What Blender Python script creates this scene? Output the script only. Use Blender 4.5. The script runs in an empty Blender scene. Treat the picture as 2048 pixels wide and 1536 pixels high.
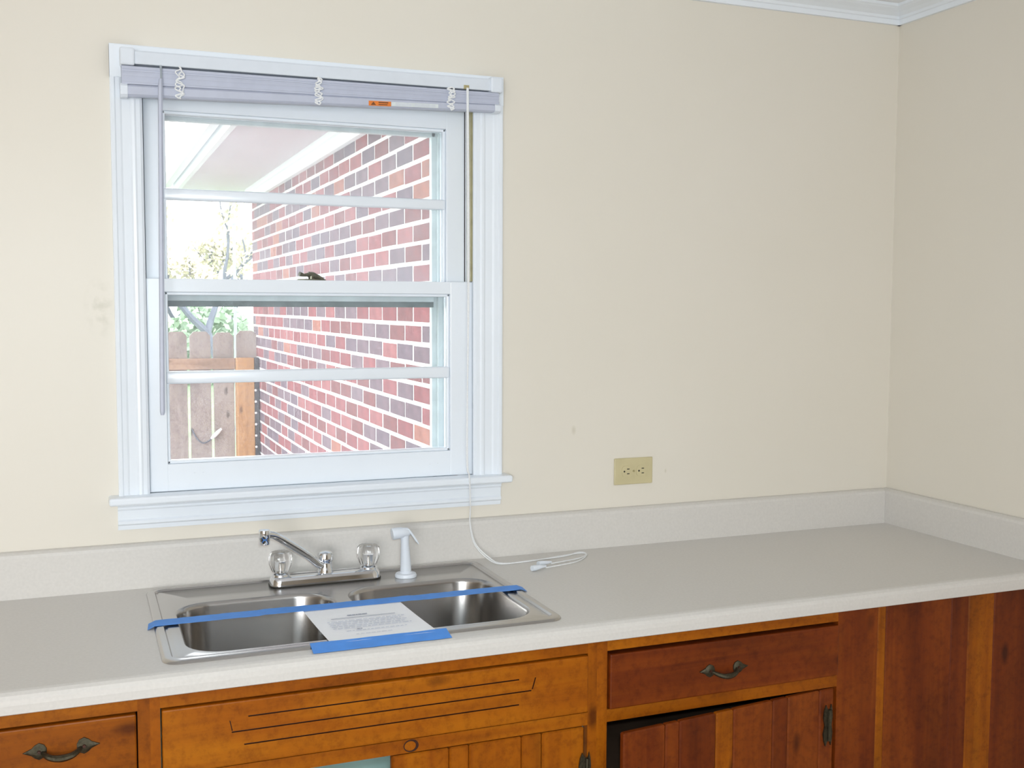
import bpy, bmesh, math, random
from mathutils import Vector, Matrix
from math import sin, cos, pi, radians

random.seed(7)
S = bpy.context.scene
COL = S.collection

# ------------------------------------------------------------------ camera
CAM = Vector((-2.2787, -2.6114, 1.5651)); YAW, PITCH, ROLL, FPX = .3807, .0716, .0035, 2160.4
cd = bpy.data.cameras.new('camera'); cam = bpy.data.objects.new('camera', cd); COL.objects.link(cam)
cd.sensor_width = 36; cd.lens = FPX * 36 / 2048; cd.clip_start = .02; cd.clip_end = 400
fw = Vector((sin(YAW) * cos(PITCH), cos(YAW) * cos(PITCH), -sin(PITCH)))
rt = Vector((cos(YAW), -sin(YAW), 0)); up = rt.cross(fw)
r2 = rt * cos(ROLL) + up * sin(ROLL); u2 = up * cos(ROLL) - rt * sin(ROLL)
cam.matrix_world = Matrix(((r2.x, u2.x, -fw.x, CAM.x), (r2.y, u2.y, -fw.y, CAM.y), (r2.z, u2.z, -fw.z, CAM.z), (0, 0, 0, 1)))
S.camera = cam

# ------------------------------------------------------------------ world, lights, exposure
W = bpy.data.worlds.new('overcast_sky'); S.world = W; W.use_nodes = True
bgn = W.node_tree.nodes['Background']; bgn.inputs[0].default_value = (.93, .965, 1, 1); bgn.inputs[1].default_value = 4.6

def lamp(name, kind, loc, power, col=(1, 1, 1), **kw):
    d = bpy.data.lights.new(name, kind); d.energy = power; d.color = col
    for k, v in kw.items(): setattr(d, k, v)
    o = bpy.data.objects.new(name, d); COL.objects.link(o); o.location = loc
    return o
flash = lamp('camera_flash', 'SPOT', CAM + u2 * .055 + r2 * .02, 58, (.77, .92, 1.0), shadow_soft_size=.018, spot_size=radians(92), spot_blend=1.0)
flash.rotation_euler = cam.matrix_world.to_euler()   # a flash throws its beam along the lens axis
rear = lamp('assumed_rear_light', 'AREA', (-3.35, -4.76, 1.5), 68, (1.0, .99, .975), shape='RECTANGLE', size=1.7, size_y=1.3)  # area fill light added to brighten the walls; the window behind it is assumed
rear.rotation_euler = (radians(90), 0, 0)           # shines towards +y, into the room
S.view_settings.view_transform = 'Standard'; S.view_settings.look = 'None'
S.view_settings.exposure = 0; S.view_settings.gamma = 1
S.view_settings.use_curve_mapping = False

# ------------------------------------------------------------------ materials
MATS = {}
def newmat(name):
    m = bpy.data.materials.new(name); m.use_nodes = True; MATS[name] = m
    nt = m.node_tree; return m, nt, nt.nodes, nt.links, nt.nodes['Principled BSDF']
def setp(b, col=None, rough=None, metal=None, coat=None, coatr=None, spec=None, aniso=None):
    if col is not None: b.inputs['Base Color'].default_value = (*col, 1)
    if rough is not None: b.inputs['Roughness'].default_value = rough
    if metal is not None: b.inputs['Metallic'].default_value = metal
    if coat is not None: b.inputs['Coat Weight'].default_value = coat
    if coatr is not None: b.inputs['Coat Roughness'].default_value = coatr
    if spec is not None: b.inputs['Specular IOR Level'].default_value = spec
    if aniso is not None: b.inputs['Anisotropic'].default_value = aniso
def noise(N, L, coord, scale, detail=3, rough=.5, mscale=None, dist=0):
    if mscale:
        mp = N.new('ShaderNodeMapping'); mp.inputs['Scale'].default_value = mscale; L.new(coord, mp.inputs['Vector']); coord = mp.outputs[0]
    n = N.new('ShaderNodeTexNoise'); n.inputs['Scale'].default_value = scale; n.inputs['Detail'].default_value = detail
    n.inputs['Roughness'].default_value = rough; n.inputs['Distortion'].default_value = dist
    L.new(coord, n.inputs['Vector']); return n.outputs['Fac']
def ramp(N, L, fac, stops):
    r = N.new('ShaderNodeValToRGB'); e = r.color_ramp.elements
    while len(e) < len(stops): e.new(.5)
    for i, (p, c) in enumerate(stops): e[i].position = p; e[i].color = (*c, 1)
    L.new(fac, r.inputs[0]); return r.outputs[0]
def mix(N, L, fac, a, b, mode='MIX'):
    m = N.new('ShaderNodeMix'); m.data_type = 'RGBA'; m.blend_type = mode
    for sock, v in ((m.inputs[0], fac), (m.inputs[6], a), (m.inputs[7], b)):
        if isinstance(v, (int, float)): sock.default_value = v
        elif isinstance(v, tuple): sock.default_value = (*v, 1)
        else: L.new(v, sock)
    return m.outputs[2]
def bump(N, L, b, h, strength=.2, dist=.001):
    bn = N.new('ShaderNodeBump'); bn.inputs['Strength'].default_value = strength; bn.inputs['Distance'].default_value = dist
    L.new(h, bn.inputs['Height']); L.new(bn.outputs[0], b.inputs['Normal'])
def plain(name, col, rough=.5, var=.06, nscale=12, bstr=0, **kw):
    m, nt, N, L, b = newmat(name); setp(b, col, rough, **kw)
    tc = N.new('ShaderNodeTexCoord').outputs['Object']
    n = noise(N, L, tc, nscale, 4)
    c = ramp(N, L, n, [(.3, tuple(x * (1 - var) for x in col)), (.7, tuple(min(1, x * (1 + var)) for x in col))])
    L.new(c, b.inputs['Base Color'])
    if bstr: bump(N, L, b, noise(N, L, tc, nscale * 20, 3), bstr)
    return m

def wall_paint():
    m, nt, N, L, b = newmat('cream_wall_paint'); setp(b, (.8, .75, .64), .42, spec=.35)
    tc = N.new('ShaderNodeTexCoord').outputs['Object']
    c = ramp(N, L, noise(N, L, tc, 2.2, 5), [(.3, (.80, .755, .665)), (.7, (.815, .77, .685))])
    # scuff left of the window and two faint nail marks, real marks with a shape of their own
    def spot(p, r, sx=1, sz=1):
        mp = N.new('ShaderNodeMapping'); mp.vector_type = 'POINT'; L.new(tc, mp.inputs[0])
        mp.inputs['Location'].default_value = (-p[0] * sx, 0, -p[1] * sz); mp.inputs['Scale'].default_value = (sx, 0, sz)
        ln = N.new('ShaderNodeVectorMath'); ln.operation = 'LENGTH'; L.new(mp.outputs[0], ln.inputs[0])
        mr = N.new('ShaderNodeMapRange'); mr.inputs[1].default_value = r; mr.inputs[2].default_value = r * .3; mr.clamp = True
        L.new(ln.outputs['Value'], mr.inputs[0]); return mr.outputs[0]
    s = spot((-2.235, 1.56), .06, 1.6, .8)
    g = N.new('ShaderNodeMath'); g.operation = 'MULTIPLY'; L.new(s, g.inputs[0]); L.new(ramp(N, L, noise(N, L, tc, 38, 4), [(.45, (0, 0, 0)), (.7, (.45,) * 3)]), g.inputs[1])
    c = mix(N, L, g.outputs[0], c, (.52, .50, .40))
    for p, r in (((-.772, 1.11), .006), ((-1.055, 1.235), .012)):
        q = spot(p, r, 1.5, .8); h = N.new('ShaderNodeMath'); h.operation = 'MULTIPLY'; h.inputs[1].default_value = .3; L.new(q, h.inputs[0])
        c = mix(N, L, h.outputs[0], c, (.45, .40, .26))
    L.new(c, b.inputs['Base Color'])
    bump(N, L, b, noise(N, L, tc, 260, 2, mscale=(1, 1, .25)), .06)
    return m
wall_paint()
plain('white_trim_paint', (.86, .91, .97), .24, .015, 6)
plain('ceiling_paint', (.88, .90, .94), .7, .02, 5, .1)
plain('counter_laminate', (.70, .675, .64), .38, .03, 160, .05, spec=.4)
plain('floor_vinyl', (.38, .34, .30), .45, .2, 5)
plain('far_room_paint', (.42, .36, .28), .6, .03, 2)
plain('blind_vinyl', (.53, .56, .67), .38, .03, 40)
plain('blind_rail_enamel', (.74, .79, .86), .3, .02, 30)
plain('cord_cotton', (.88, .89, .90), .8, .05, 300)
plain('white_plastic', (.78, .83, .90), .3, .02, 20)
plain('outlet_plastic', (.62, .55, .33), .4, .04, 30)
plain('dark_slot', (.03, .027, .02), .6, .1, 30)
plain('masking_tape_blue', (.055, .28, .82), .5, .06, 30)
plain('paper_white', (.95, .96, .995), .6, .015, 30)
plain('print_ink', (.33, .35, .42), .7, .1, 60)
plain('print_ink_faint', (.62, .65, .74), .7, .05, 60)
plain('label_orange', (.80, .22, .03), .5, .06, 90)
plain('label_ink', (.20, .07, .02), .6, .1, 90)
plain('label_white', (.72, .77, .78), .5, .05, 90)
plain('storm_aluminium', (.62, .69, .69), .5, .1, 30)
plain('storm_dark_rail', (.16, .20, .20), .6, .25, 40)
plain('old_brass_channel', (.50, .44, .24), .38, .15, 30, metal=.5)
plain('pewter_lock', (.22, .22, .17), .35, .25, 120, metal=.8)
plain('antique_brass', (.075, .066, .042), .28, .35, 220, .4, metal=.75)
plain('teal_cabinet_paint', (.42, .62, .58), .5, .08, 8)
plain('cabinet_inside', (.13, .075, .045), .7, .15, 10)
plain('mortar_white', (.80, .79, .77), .9, .08, 40)
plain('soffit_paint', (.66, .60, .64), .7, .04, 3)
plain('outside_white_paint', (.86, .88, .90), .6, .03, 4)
plain('lawn_grass', (.24, .34, .17), .9, .25, 1.2)
plain('bounce_concrete', (.50, .47, .47), .9, .1, 4)
plain('hedge_leaf', (.34, .45, .31), .8, .25, 3)
plain('autumn_leaf', (.72, .66, .46), .8, .25, 3)
plain('pale_bark', (.15, .16, .20), .9, .2, 6)
plain('galvanised_steel', (.36, .40, .44), .45, .05, 20)
plain('painted_shadow_dark', (.06, .055, .06), .8, .2, 20)
plain('wood_knot_stain', (.05, .014, .006), .4, .3, 30)

def chrome():
    m, nt, N, L, b = newmat('chrome'); setp(b, (.78, .80, .83), .09, 1.0)
    tc = N.new('ShaderNodeTexCoord').outputs['Object']
    L.new(ramp(N, L, noise(N, L, tc, 30), [(.3, (.07,) * 3), (.8, (.13,) * 3)]), b.inputs['Roughness'])
chrome()
def steel():
    m, nt, N, L, b = newmat('brushed_steel'); setp(b, (.50, .485, .47), .24, 1.0)
    tc = N.new('ShaderNodeTexCoord').outputs['Object']
    L.new(ramp(N, L, noise(N, L, tc, 3, 2), [(.3, (.21,) * 3), (.75, (.27,) * 3)]), b.inputs['Roughness'])
    L.new(ramp(N, L, noise(N, L, tc, 4, 2), [(.3, (.48, .465, .45)), (.7, (.52, .505, .49))]), b.inputs['Base Color'])
steel()
def acrylic():
    m, nt, N, L, b = newmat('clear_acrylic'); setp(b, (.96, .97, .98), .04)
    b.inputs['Transmission Weight'].default_value = 1; b.inputs['IOR'].default_value = 1.46
    tc = N.new('ShaderNodeTexCoord').outputs['Object']
    L.new(ramp(N, L, noise(N, L, tc, 60), [(.3, (.06,) * 3), (.8, (.18,) * 3)]), b.inputs['Roughness'])
acrylic()
def glass(name, haze):
    m = bpy.data.materials.new(name); m.use_nodes = True; MATS[name] = m
    nt = m.node_tree; N, L = nt.nodes, nt.links; N.clear()
    out = N.new('ShaderNodeOutputMaterial'); tr = N.new('ShaderNodeBsdfTransparent'); tr.inputs[0].default_value = (.97, .985, .99, 1)
    gl = N.new('ShaderNodeBsdfGlossy'); gl.inputs['Roughness'].default_value = .02
    df = N.new('ShaderNodeBsdfDiffuse'); df.inputs[0].default_value = (.86, .90, .96, 1)
    tl = N.new('ShaderNodeBsdfTranslucent'); tl.inputs[0].default_value = (.86, .90, .96, 1)
    fr = N.new('ShaderNodeFresnel'); fr.inputs[0].default_value = 1.45
    a = N.new('ShaderNodeMixShader'); L.new(fr.outputs[0], a.inputs[0]); L.new(tr.outputs[0], a.inputs[1]); L.new(gl.outputs[0], a.inputs[2])
    d = N.new('ShaderNodeMixShader'); d.inputs[0].default_value = .5; L.new(df.outputs[0], d.inputs[1]); L.new(tl.outputs[0], d.inputs[2])
    tc = N.new('ShaderNodeTexCoord').outputs['Object']
    n = noise(N, L, tc, 5, 6, .65)
    mr = N.new('ShaderNodeMapRange'); mr.inputs[1].default_value = .3; mr.inputs[2].default_value = .75
    mr.inputs[3].default_value = haze * .6; mr.inputs[4].default_value = haze * 1.5; L.new(n, mr.inputs[0])
    z = N.new('ShaderNodeMixShader'); L.new(mr.outputs[0], z.inputs[0]); L.new(a.outputs[0], z.inputs[1]); L.new(d.outputs[0], z.inputs[2])
    L.new(z.outputs[0], out.inputs[0])
glass('dusty_glass', .15); glass('clear_glass', .085)

def wood(name, axis, light, mid, dark, coat=.05):
    m, nt, N, L, b = newmat(name); setp(b, mid, .46, coat=coat, coatr=.25, spec=.2)
    tc = N.new('ShaderNodeTexCoord').outputs['Object']
    oi = N.new('ShaderNodeObjectInfo'); cb = N.new('ShaderNodeVectorMath'); cb.operation = 'ADD'
    sc = N.new('ShaderNodeVectorMath'); sc.operation = 'SCALE'; sc.inputs[0].default_value = (7.3, 3.1, 5.7); L.new(oi.outputs['Random'], sc.inputs['Scale'])
    L.new(tc, cb.inputs[0]); L.new(sc.outputs[0], cb.inputs[1]); co = cb.outputs[0]
    s = [26, 26, 26]; s['xyz'.index(axis)] = 1.3
    g = noise(N, L, co, 1.0, 6, .62, tuple(s), .6)
    bl = noise(N, L, co, 1.0, 3, .5, tuple(4.5 if i != 'xyz'.index(axis) else 2.2 for i in range(3)), .8)
    c1 = ramp(N, L, g, [(.28, dark), (.5, mid), (.74, light)])
    c2 = ramp(N, L, bl, [(.32, tuple(x * .5 for x in mid)), (.48, mid), (.66, light)])
    c = mix(N, L, .5, c1, c2)
    sp = noise(N, L, co, 55, 4, .7)
    c = mix(N, L, .75, c, ramp(N, L, sp, [(.30, (.62, .55, .6)), (.52, (1, 1, 1)), (.75, (1.12, 1.1, 1.0))]), 'MULTIPLY')
    v = N.new('ShaderNodeTexVoronoi'); v.inputs['Scale'].default_value = 1.0
    kp = N.new('ShaderNodeMapping'); ks = [9, 9, 9]; ks['xyz'.index(axis)] = 4.0
    kp.inputs['Scale'].default_value = ks; L.new(co, kp.inputs[0]); L.new(kp.outputs[0], v.inputs['Vector'])
    mr = N.new('ShaderNodeMapRange'); mr.inputs[1].default_value = .14; mr.inputs[2].default_value = .05; L.new(v.outputs['Distance'], mr.inputs[0])
    km = N.new('ShaderNodeMath'); km.operation = 'MULTIPLY'; km.inputs[1].default_value = .75; L.new(mr.outputs[0], km.inputs[0])
    c = mix(N, L, km.outputs[0], c, tuple(x * .35 for x in dark))
    L.new(c, b.inputs['Base Color']); bump(N, L, b, g, .08)
HL, HM, HD = (.46, .150, .004), (.35, .093, .002), (.17, .032, .002)
RL, RM, RD = (.27, .062, .005), (.175, .032, .004), (.07, .011, .003)
wood('pine_h', 'x', HL, HM, HD); wood('pine_v', 'z', HL, HM, HD)
wood('red_pine_h', 'x', RL, RM, RD); wood('red_pine_v', 'z', RL, RM, RD)
FG = ((.46, .40, .37), (.36, .30, .27), (.25, .20, .18))
wood('weathered_picket', 'z', *FG, coat=0)
wood('cedar_rail', 'x', (.52, .36, .26), (.42, .27, .19), (.28, .17, .12), coat=0)
wood('cedar_post', 'z', (.60, .34, .16), (.50, .26, .11), (.34, .16, .07), coat=0)

BR = [(0, (.22, .085, .085)), (.14, (.29, .095, .10)), (.28, (.175, .12, .14)), (.42, (.33, .125, .125)), (.54, (.20, .14, .16)), (.66, (.26, .085, .09)), (.83, (.36, .15, .11)), (.88, (.165, .12, .145))]
def brickmat(name, island):
    m, nt, N, L, b = newmat(name); setp(b, (.3, .1, .09), .85)
    r = N.new('ShaderNodeNewGeometry').outputs['Random Per Island'] if island else N.new('ShaderNodeObjectInfo').outputs['Random']
    c = N.new('ShaderNodeValToRGB'); c.color_ramp.interpolation = 'CONSTANT'; e = c.color_ramp.elements
    while len(e) < len(BR): e.new(.5)
    for i, (p, k) in enumerate(BR): e[i].position = p; e[i].color = (*k, 1)
    L.new(r, c.inputs[0]); tc = N.new('ShaderNodeTexCoord').outputs['Object']
    n = noise(N, L, tc, 22, 5, .65)
    L.new(mix(N, L, .8, c.outputs[0], ramp(N, L, n, [(.3, (.6, .6, .65)), (.7, (1.25, 1.2, 1.2))]), 'MULTIPLY'), b.inputs['Base Color'])
    bump(N, L, b, n, .4, .003)
brickmat('brick_clay', False); brickmat('brick_clay_run', True)

# ------------------------------------------------------------------ builders
ORG = {}
def link(o): COL.objects.link(o); return o
def origin(o): return ORG.get(o.name, Vector())
def thing(name, loc, label=None, cat=None, group=None, kind=None):
    o = link(bpy.data.objects.new(name, None)); o.location = loc; ORG[o.name] = Vector(loc); o.empty_display_size = .05
    tag(o, label, cat, group, kind); return o
def tag(o, label=None, cat=None, group=None, kind=None):
    for k, v in (('label', label), ('category', cat), ('group', group), ('kind', kind)):
        if v: o[k] = v
    return o
def obj(name, bm, mat, parent=None, smooth=False, label=None):
    """one mesh object; geometry is given in world coordinates and moved into the parent's frame"""
    bmesh.ops.recalc_face_normals(bm, faces=bm.faces[:])
    me = bpy.data.meshes.new(name); 
    off = origin(parent) if parent else Vector()
    if not parent:                                     # origin at the middle of the thing's base
        xs = [v.co for v in bm.verts]; off = Vector(((min(c.x for c in xs) + max(c.x for c in xs)) / 2, (min(c.y for c in xs) + max(c.y for c in xs)) / 2, min(c.z for c in xs)))
        if name.startswith(('wall', 'floor', 'ceiling', 'trim')): off = Vector()
    for v in bm.verts: v.co -= off
    bm.to_mesh(me); bm.free()
    if smooth:
        for p in me.polygons: p.use_smooth = True
        me.set_sharp_from_angle(angle=radians(38))
    for k in (mat if isinstance(mat, (list, tuple)) else [mat]): me.materials.append(MATS[k])
    o = link(bpy.data.objects.new(name, me)); ORG[o.name] = off
    if parent: o.parent = parent
    else: o.location = off
    if label: o['label'] = label
    return o
def B(): return bmesh.new()
def box(bm, x0, x1, y0, y1, z0, z1, bev=0, seg=2, M=None):
    vs = [bm.verts.new((x, y, z)) for x in (x0, x1) for y in (y0, y1) for z in (z0, z1)]
    fs = [bm.faces.new([vs[i] for i in q]) for q in ((0, 1, 3, 2), (4, 6, 7, 5), (0, 4, 5, 1), (2, 3, 7, 6), (0, 2, 6, 4), (1, 5, 7, 3))]
    allv = set(vs)
    if bev:
        es = list({e for f in fs for e in f.edges})
        r = bmesh.ops.bevel(bm, geom=es, offset=bev, segments=seg, affect='EDGES', profile=.5)
        allv = {v for v in allv if v.is_valid} | set(r['verts'])
    if M is not None:
        for v in allv: v.co = M @ v.co
    return bm
def boxo(name, mat, parent, *a, bev=.002, **k): return obj(name, box(B(), *a, bev=bev), mat, parent, **k)
def rings(bm, rs, cap0=True, cap1=True, closed=True):
    R = [[bm.verts.new(p) for p in r] for r in rs]; n = len(R[0])
    for a, b in zip(R, R[1:]):
        for i in range(n if closed else n - 1):
            j = (i + 1) % n; bm.faces.new((a[i], a[j], b[j], b[i]))
    if cap0: bm.faces.new(R[0][::-1])
    if cap1: bm.faces.new(R[-1])
    return R
def tube(bm, pts, rad, n=10, cap=True):
    pts = [Vector(p) for p in pts]; rs = []
    prev = None
    for i, p in enumerate(pts):
        t = (pts[min(i + 1, len(pts) - 1)] - pts[max(i - 1, 0)]).normalized()
        if prev is None:
            a = t.orthogonal().normalized()
        else:
            a = (prev - t * prev.dot(t)).normalized()
        prev = a; b = t.cross(a); r = rad[i] if isinstance(rad, (list, tuple)) else rad
        rs.append([p + (a * cos(2 * pi * k / n) + b * sin(2 * pi * k / n)) * r for k in range(n)])
    rings(bm, rs, cap, cap); return bm
def spline(pts, sub=6):
    P = [Vector(p) for p in pts]; out = []
    for i in range(len(P) - 1):
        p0, p1, p2, p3 = P[max(i - 1, 0)], P[i], P[i + 1], P[min(i + 2, len(P) - 1)]
        for k in range(sub):
            t = k / sub
            out.append(.5 * ((2 * p1) + (p2 - p0) * t + (2 * p0 - 5 * p1 + 4 * p2 - p3) * t * t + (3 * p1 - p0 - 3 * p2 + p3) * t ** 3))
    return out + [P[-1]]
def lathe(bm, prof, c, n=24, flute=0, nf=8, axis=None):
    c = Vector(c); rs = []
    for r, z in prof:
        rs.append([c + Vector((r * (1 + flute * cos(nf * 2 * pi * k / n)) * cos(2 * pi * k / n), r * (1 + flute * cos(nf * 2 * pi * k / n)) * sin(2 * pi * k / n), z)) for k in range(n)])
    rings(bm, rs); return bm
def extrude(bm, poly, a, b, fn):
    """poly of 2-D points swept from a to b; fn(u, v, t) gives the 3-D point"""
    rings(bm, [[fn(u, v, a) for u, v in poly], [fn(u, v, b) for u, v in poly]]); return bm
def rrect(x0, x1, y0, y1, r, n=6):
    out = []
    for cx, cy, a0 in ((x1 - r, y1 - r, 0), (x0 + r, y1 - r, 90), (x0 + r, y0 + r, 180), (x1 - r, y0 + r, 270)):
        for k in range(n + 1):
            a = radians(a0 + 90 * k / n); out.append((cx + r * cos(a), cy + r * sin(a)))
    return out
def dup(o, loc, parent):
    c = o.copy(); link(c); c.parent = parent; c.location = loc; return c

# ------------------------------------------------------------------ the room
XL, YF, ZC = -4.6, -4.8, 2.446
b = B(); wx0, wx1, wz0, wz1 = -2.150, -1.325, 1.105, 2.085
box(b, XL - .1, wx0, 0, .13, 0, ZC); box(b, wx1, .1, 0, .13, 0, ZC)
box(b, wx0, wx1, 0, .13, 0, wz0); box(b, wx0, wx1, 0, .13, wz1, ZC)
bmesh.ops.remove_doubles(b, verts=b.verts[:], dist=1e-5)
tag(obj('wall_back', b, 'cream_wall_paint'), 'cream painted wall with the window above the sink', kind='structure')
tag(obj('wall_right', box(B(), 0, .1, YF - .1, 0, 0, ZC), 'cream_wall_paint'), 'cream painted wall at the right end of the counter', kind='structure')
tag(obj('wall_left', box(B(), XL - .1, XL, YF - .1, 0, 0, ZC), 'far_room_paint'), 'wall beyond the left edge of the picture', kind='structure')
b = B(); box(b, XL, -4.3, YF - .1, YF, 0, ZC); box(b, -2.4, 0, YF - .1, YF, 0, ZC); box(b, -4.3, -2.4, YF - .1, YF, 0, .8); box(b, -4.3, -2.4, YF - .1, YF, 2.2, ZC)
tag(obj('wall_front', b, 'far_room_paint'), 'wall with an assumed window behind the viewer', kind='structure')
tag(obj('floor', box(B(), XL - .1, .1, YF - .1, .13, -.1, 0), 'floor_vinyl'), 'dark brown floor', kind='structure')
tag(obj('ceiling', box(B(), XL - .1, .1, YF - .1, .13, ZC, ZC + .1), 'ceiling_paint'), 'white ceiling', kind='structure')
crown = [(0, ZC), (0, 2.398), (.010, 2.398), (.012, 2.411), (.016, 2.413), (.018, 2.420), (.030, 2.428), (.042, 2.434), (.046, 2.437), (.050, 2.439), (.052, ZC)]
tag(obj('trim_1', extrude(B(), crown, XL, 0, lambda u, v, t: (t, -u, v)), 'white_trim_paint'), 'white crown moulding along the window wall', kind='structure')
tag(obj('trim_2', extrude(B(), crown, YF, 0, lambda u, v, t: (-u, t, v)), 'white_trim_paint'), 'white crown moulding along the right wall', kind='structure')

# assumed rear window, unseen behind the viewer, added around the area fill light
w2 = thing('assumed_window_2', (-3.35, YF, .8), 'assumed window, unseen behind the viewer', kind='structure')
for x in (-4.3, -3.38, -2.46): boxo('frame', 'white_trim_paint', w2, x, x + .06, YF - .08, YF - .02, .8, 2.2)
for z in (.8, 2.14): boxo('rail', 'white_trim_paint', w2, -4.3, -2.4, YF - .08, YF - .02, z, z + .06)

# ------------------------------------------------------------------ the window above the sink
w1 = thing('window_1', (-1.745, 0, 1.105), 'white painted double-hung window above the sink', kind='structure')
CO, CI, CP, CQ = -2.204, -2.136, -1.343, -1.268
prof = [(0, 0), (0, .019), (.04, .0205), (.13, .0200), (.17, .0175), (.30, .016), (.36, .0135), (.60, .0125), (.66, .015), (.74, .0155), (.80, .013), (.92, .0125), (.96, .010), (1, .008), (1, 0)]
ZT, ZS = 2.143, 1.131
obj('casing', extrude(B(), prof, ZS, ZT, lambda u, v, t: (CO + (CI - CO) * u, -v, t)), 'white_trim_paint', w1)
obj('casing', extrude(B(), prof, ZS, ZT, lambda u, v, t: (CQ + (CP - CQ) * u, -v, t)), 'white_trim_paint', w1)
obj('head_casing', extrude(B(), [(0, 0), (0, .0203), (.03, .0212), (.97, .0208), (1, .020), (1, 0)], CO, CQ, lambda u, v, t: (t, -v, ZT - .072 * u)), 'white_trim_paint', w1)
b = B(); box(b, -2.226, -1.250, -.052, .004, 1.113, 1.131, .005, 3); box(b, CI, CP, 0, .05, 1.113, 1.127); obj('stool', b, 'white_trim_paint', w1)
ap = [(0, 0), (0, .020), (.10, .020), (.14, .016), (.22, .016), (.28, .013), (.62, .012), (.68, .016), (.78, .016), (.84, .012), (1, .010), (1, 0)]
obj('apron', extrude(B(), ap, -2.207, -1.269, lambda u, v, t: (t, -v, 1.113 - .062 * u)), 'white_trim_paint', w1)
b = B(); box(b, wx0, CI - .001, 0, .125, 1.105, 2.085); obj('jamb', b, 'white_trim_paint', w1)
b = B(); box(b, CP + .004, wx1, 0, .125, 1.105, 2.085); obj('jamb', b, 'white_trim_paint', w1)
b = B(); box(b, wx0, wx1, 0, .125, 2.075, 2.085); obj('head_jamb', b, 'white_trim_paint', w1)
b = B(); box(b, wx0, wx1, .05, .16, 1.085, 1.112); obj('outer_sill', b, 'storm_aluminium', w1)
boxo('sash_gap', 'dark_slot', w1, -2.1365, -2.1335, .043, .05, 1.6, 2.07, bev=0)

def sash(name, x0, x1, ox0, ox1, z0, z1, oz0, oz1, m0, m1, y0, y1, glassname):
    b = B()
    box(b, x0, ox0, y0, y1, z0, z1, .0015); box(b, ox1, x1, y0, y1, z0, z1, .0015)
    box(b, ox0 - .001, ox1 + .001, y0 + .0003, y1, z0, oz0, .0015); box(b, ox0 - .001, ox1 + .001, y0 + .0003, y1, oz1, z1, .0015)
    s = obj(name, b, 'white_trim_paint', w1)
    ORG[s.name] = origin(w1)
    # sloping glazing bead round the opening
    b = B(); g = .007
    for (xa, xb, za, zb) in ((ox0, ox0 + g, oz0, oz1), (ox1 - g, ox1, oz0, oz1)): box(b, xa, xb, y0 + .008, y1, za, zb, .002)
    for (za, zb) in ((oz0, oz0 + g), (oz1 - g, oz1)): box(b, ox0, ox1, y0 + .008, y1, za, zb, .002)
    obj('glazing_bead', b, 'white_trim_paint', s)
    mu = box(B(), ox0, ox1, y0 + .004, y1 - .004, m0, m1, .005, 3); obj('muntin', mu, 'white_trim_paint', s, True)
    ym = (y0 + y1) / 2 + .004
    for za, zb in ((oz0 + .002, m0 + .006), (m1 - .006, oz1 - .002)):
        obj('pane', box(B(), ox0 + .002, ox1 - .002, ym, ym + .002, za, zb), glassname, s)
    return s
us = sash('upper_sash', -2.132, -1.349, -2.090, -1.398, 1.595, 2.074, 1.62, 2.016, 1.812, 1.838, .046, .080, 'dusty_glass')
ls = sash('lower_sash', -2.1345, -1.3405, -2.094, -1.400, 1.131, 1.627, 1.195, 1.596, 1.382, 1.411, .008, .042, 'clear_glass')
for x, z in ((-2.035, 1.172), (-2.015, 1.172), (-1.455, 1.163), (-1.435, 1.164)):
    obj('screw_hole', lathe(B(), [(.0018, 0), (.0018, .0012)], (x, 0, 0), 8), 'dark_slot', ls)
    o = bpy.data.objects[[k for k in ORG if k.startswith('screw_hole')][-1]]
    for v in o.data.vertices: v.co = Vector((v.co.x, v.co.z * -1 + -1.105 + .0075 - 0, z - 1.105))
# sash lock on the meeting rail
b = B(); lx = -1.752
box(b, lx - .034, lx + .034, .014, .034, 1.627, 1.630, .001)
tube(b, [(lx + .030, .024, 1.629), (lx + .018, .024, 1.634), (lx + .004, .024, 1.640), (lx - .008, .022, 1.641)], [.004, .006, .0075, .007], 8)
tube(b, [(lx - .006, .022, 1.641), (lx - .018, .018, 1.639), (lx - .030, .014, 1.642)], [.005, .0035, .006], 8)
lathe(b, [(.007, 0), (.007, .013), (.004, .015)], (lx, .024, 1.628), 12)
obj('sash_lock', b, 'pewter_lock', ls, True)
# brass spring channel beside the upper sash
b = B(); box(b, -1.3448, -1.3395, .006, .0455, 1.629, 2.07); obj('sash_channel', b, 'old_brass_channel', w1)
obj('spring_tube', tube(B(), [(-1.3462, .034, 1.629), (-1.3462, .034, 2.07)], .0022, 8), 'storm_aluminium', w1, True)
boxo('sash_gap', 'dark_slot', w1, -1.3492, -1.3478, .043, .05, 1.629, 2.07, bev=0)
# storm window outside
b = B()
box(b, -2.146, -2.098, .098, .118, 1.12, 2.07, .001); box(b, -1.421, -1.36, .098, .118, 1.12, 2.07, .001)
box(b, -2.1, -1.41, .098, .118, 2.002, 2.07, .001); box(b, -2.1, -1.41, .098, .118, 1.12, 1.165, .001)
box(b, -1.408, -1.395, .084, .098, 1.12, 2.07, .001)
st = obj('storm_frame', b, 'storm_aluminium', w1)
boxo('storm_rail', 'storm_dark_rail', w1, -2.1, -1.418, .092, .112, 1.562, 1.576, bev=.001)  # dark grey-green middle rail of the storm window
boxo('storm_rail', 'storm_aluminium', w1, -2.1, -1.418, .086, .108, 1.576, 1.606, bev=.001)

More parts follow.
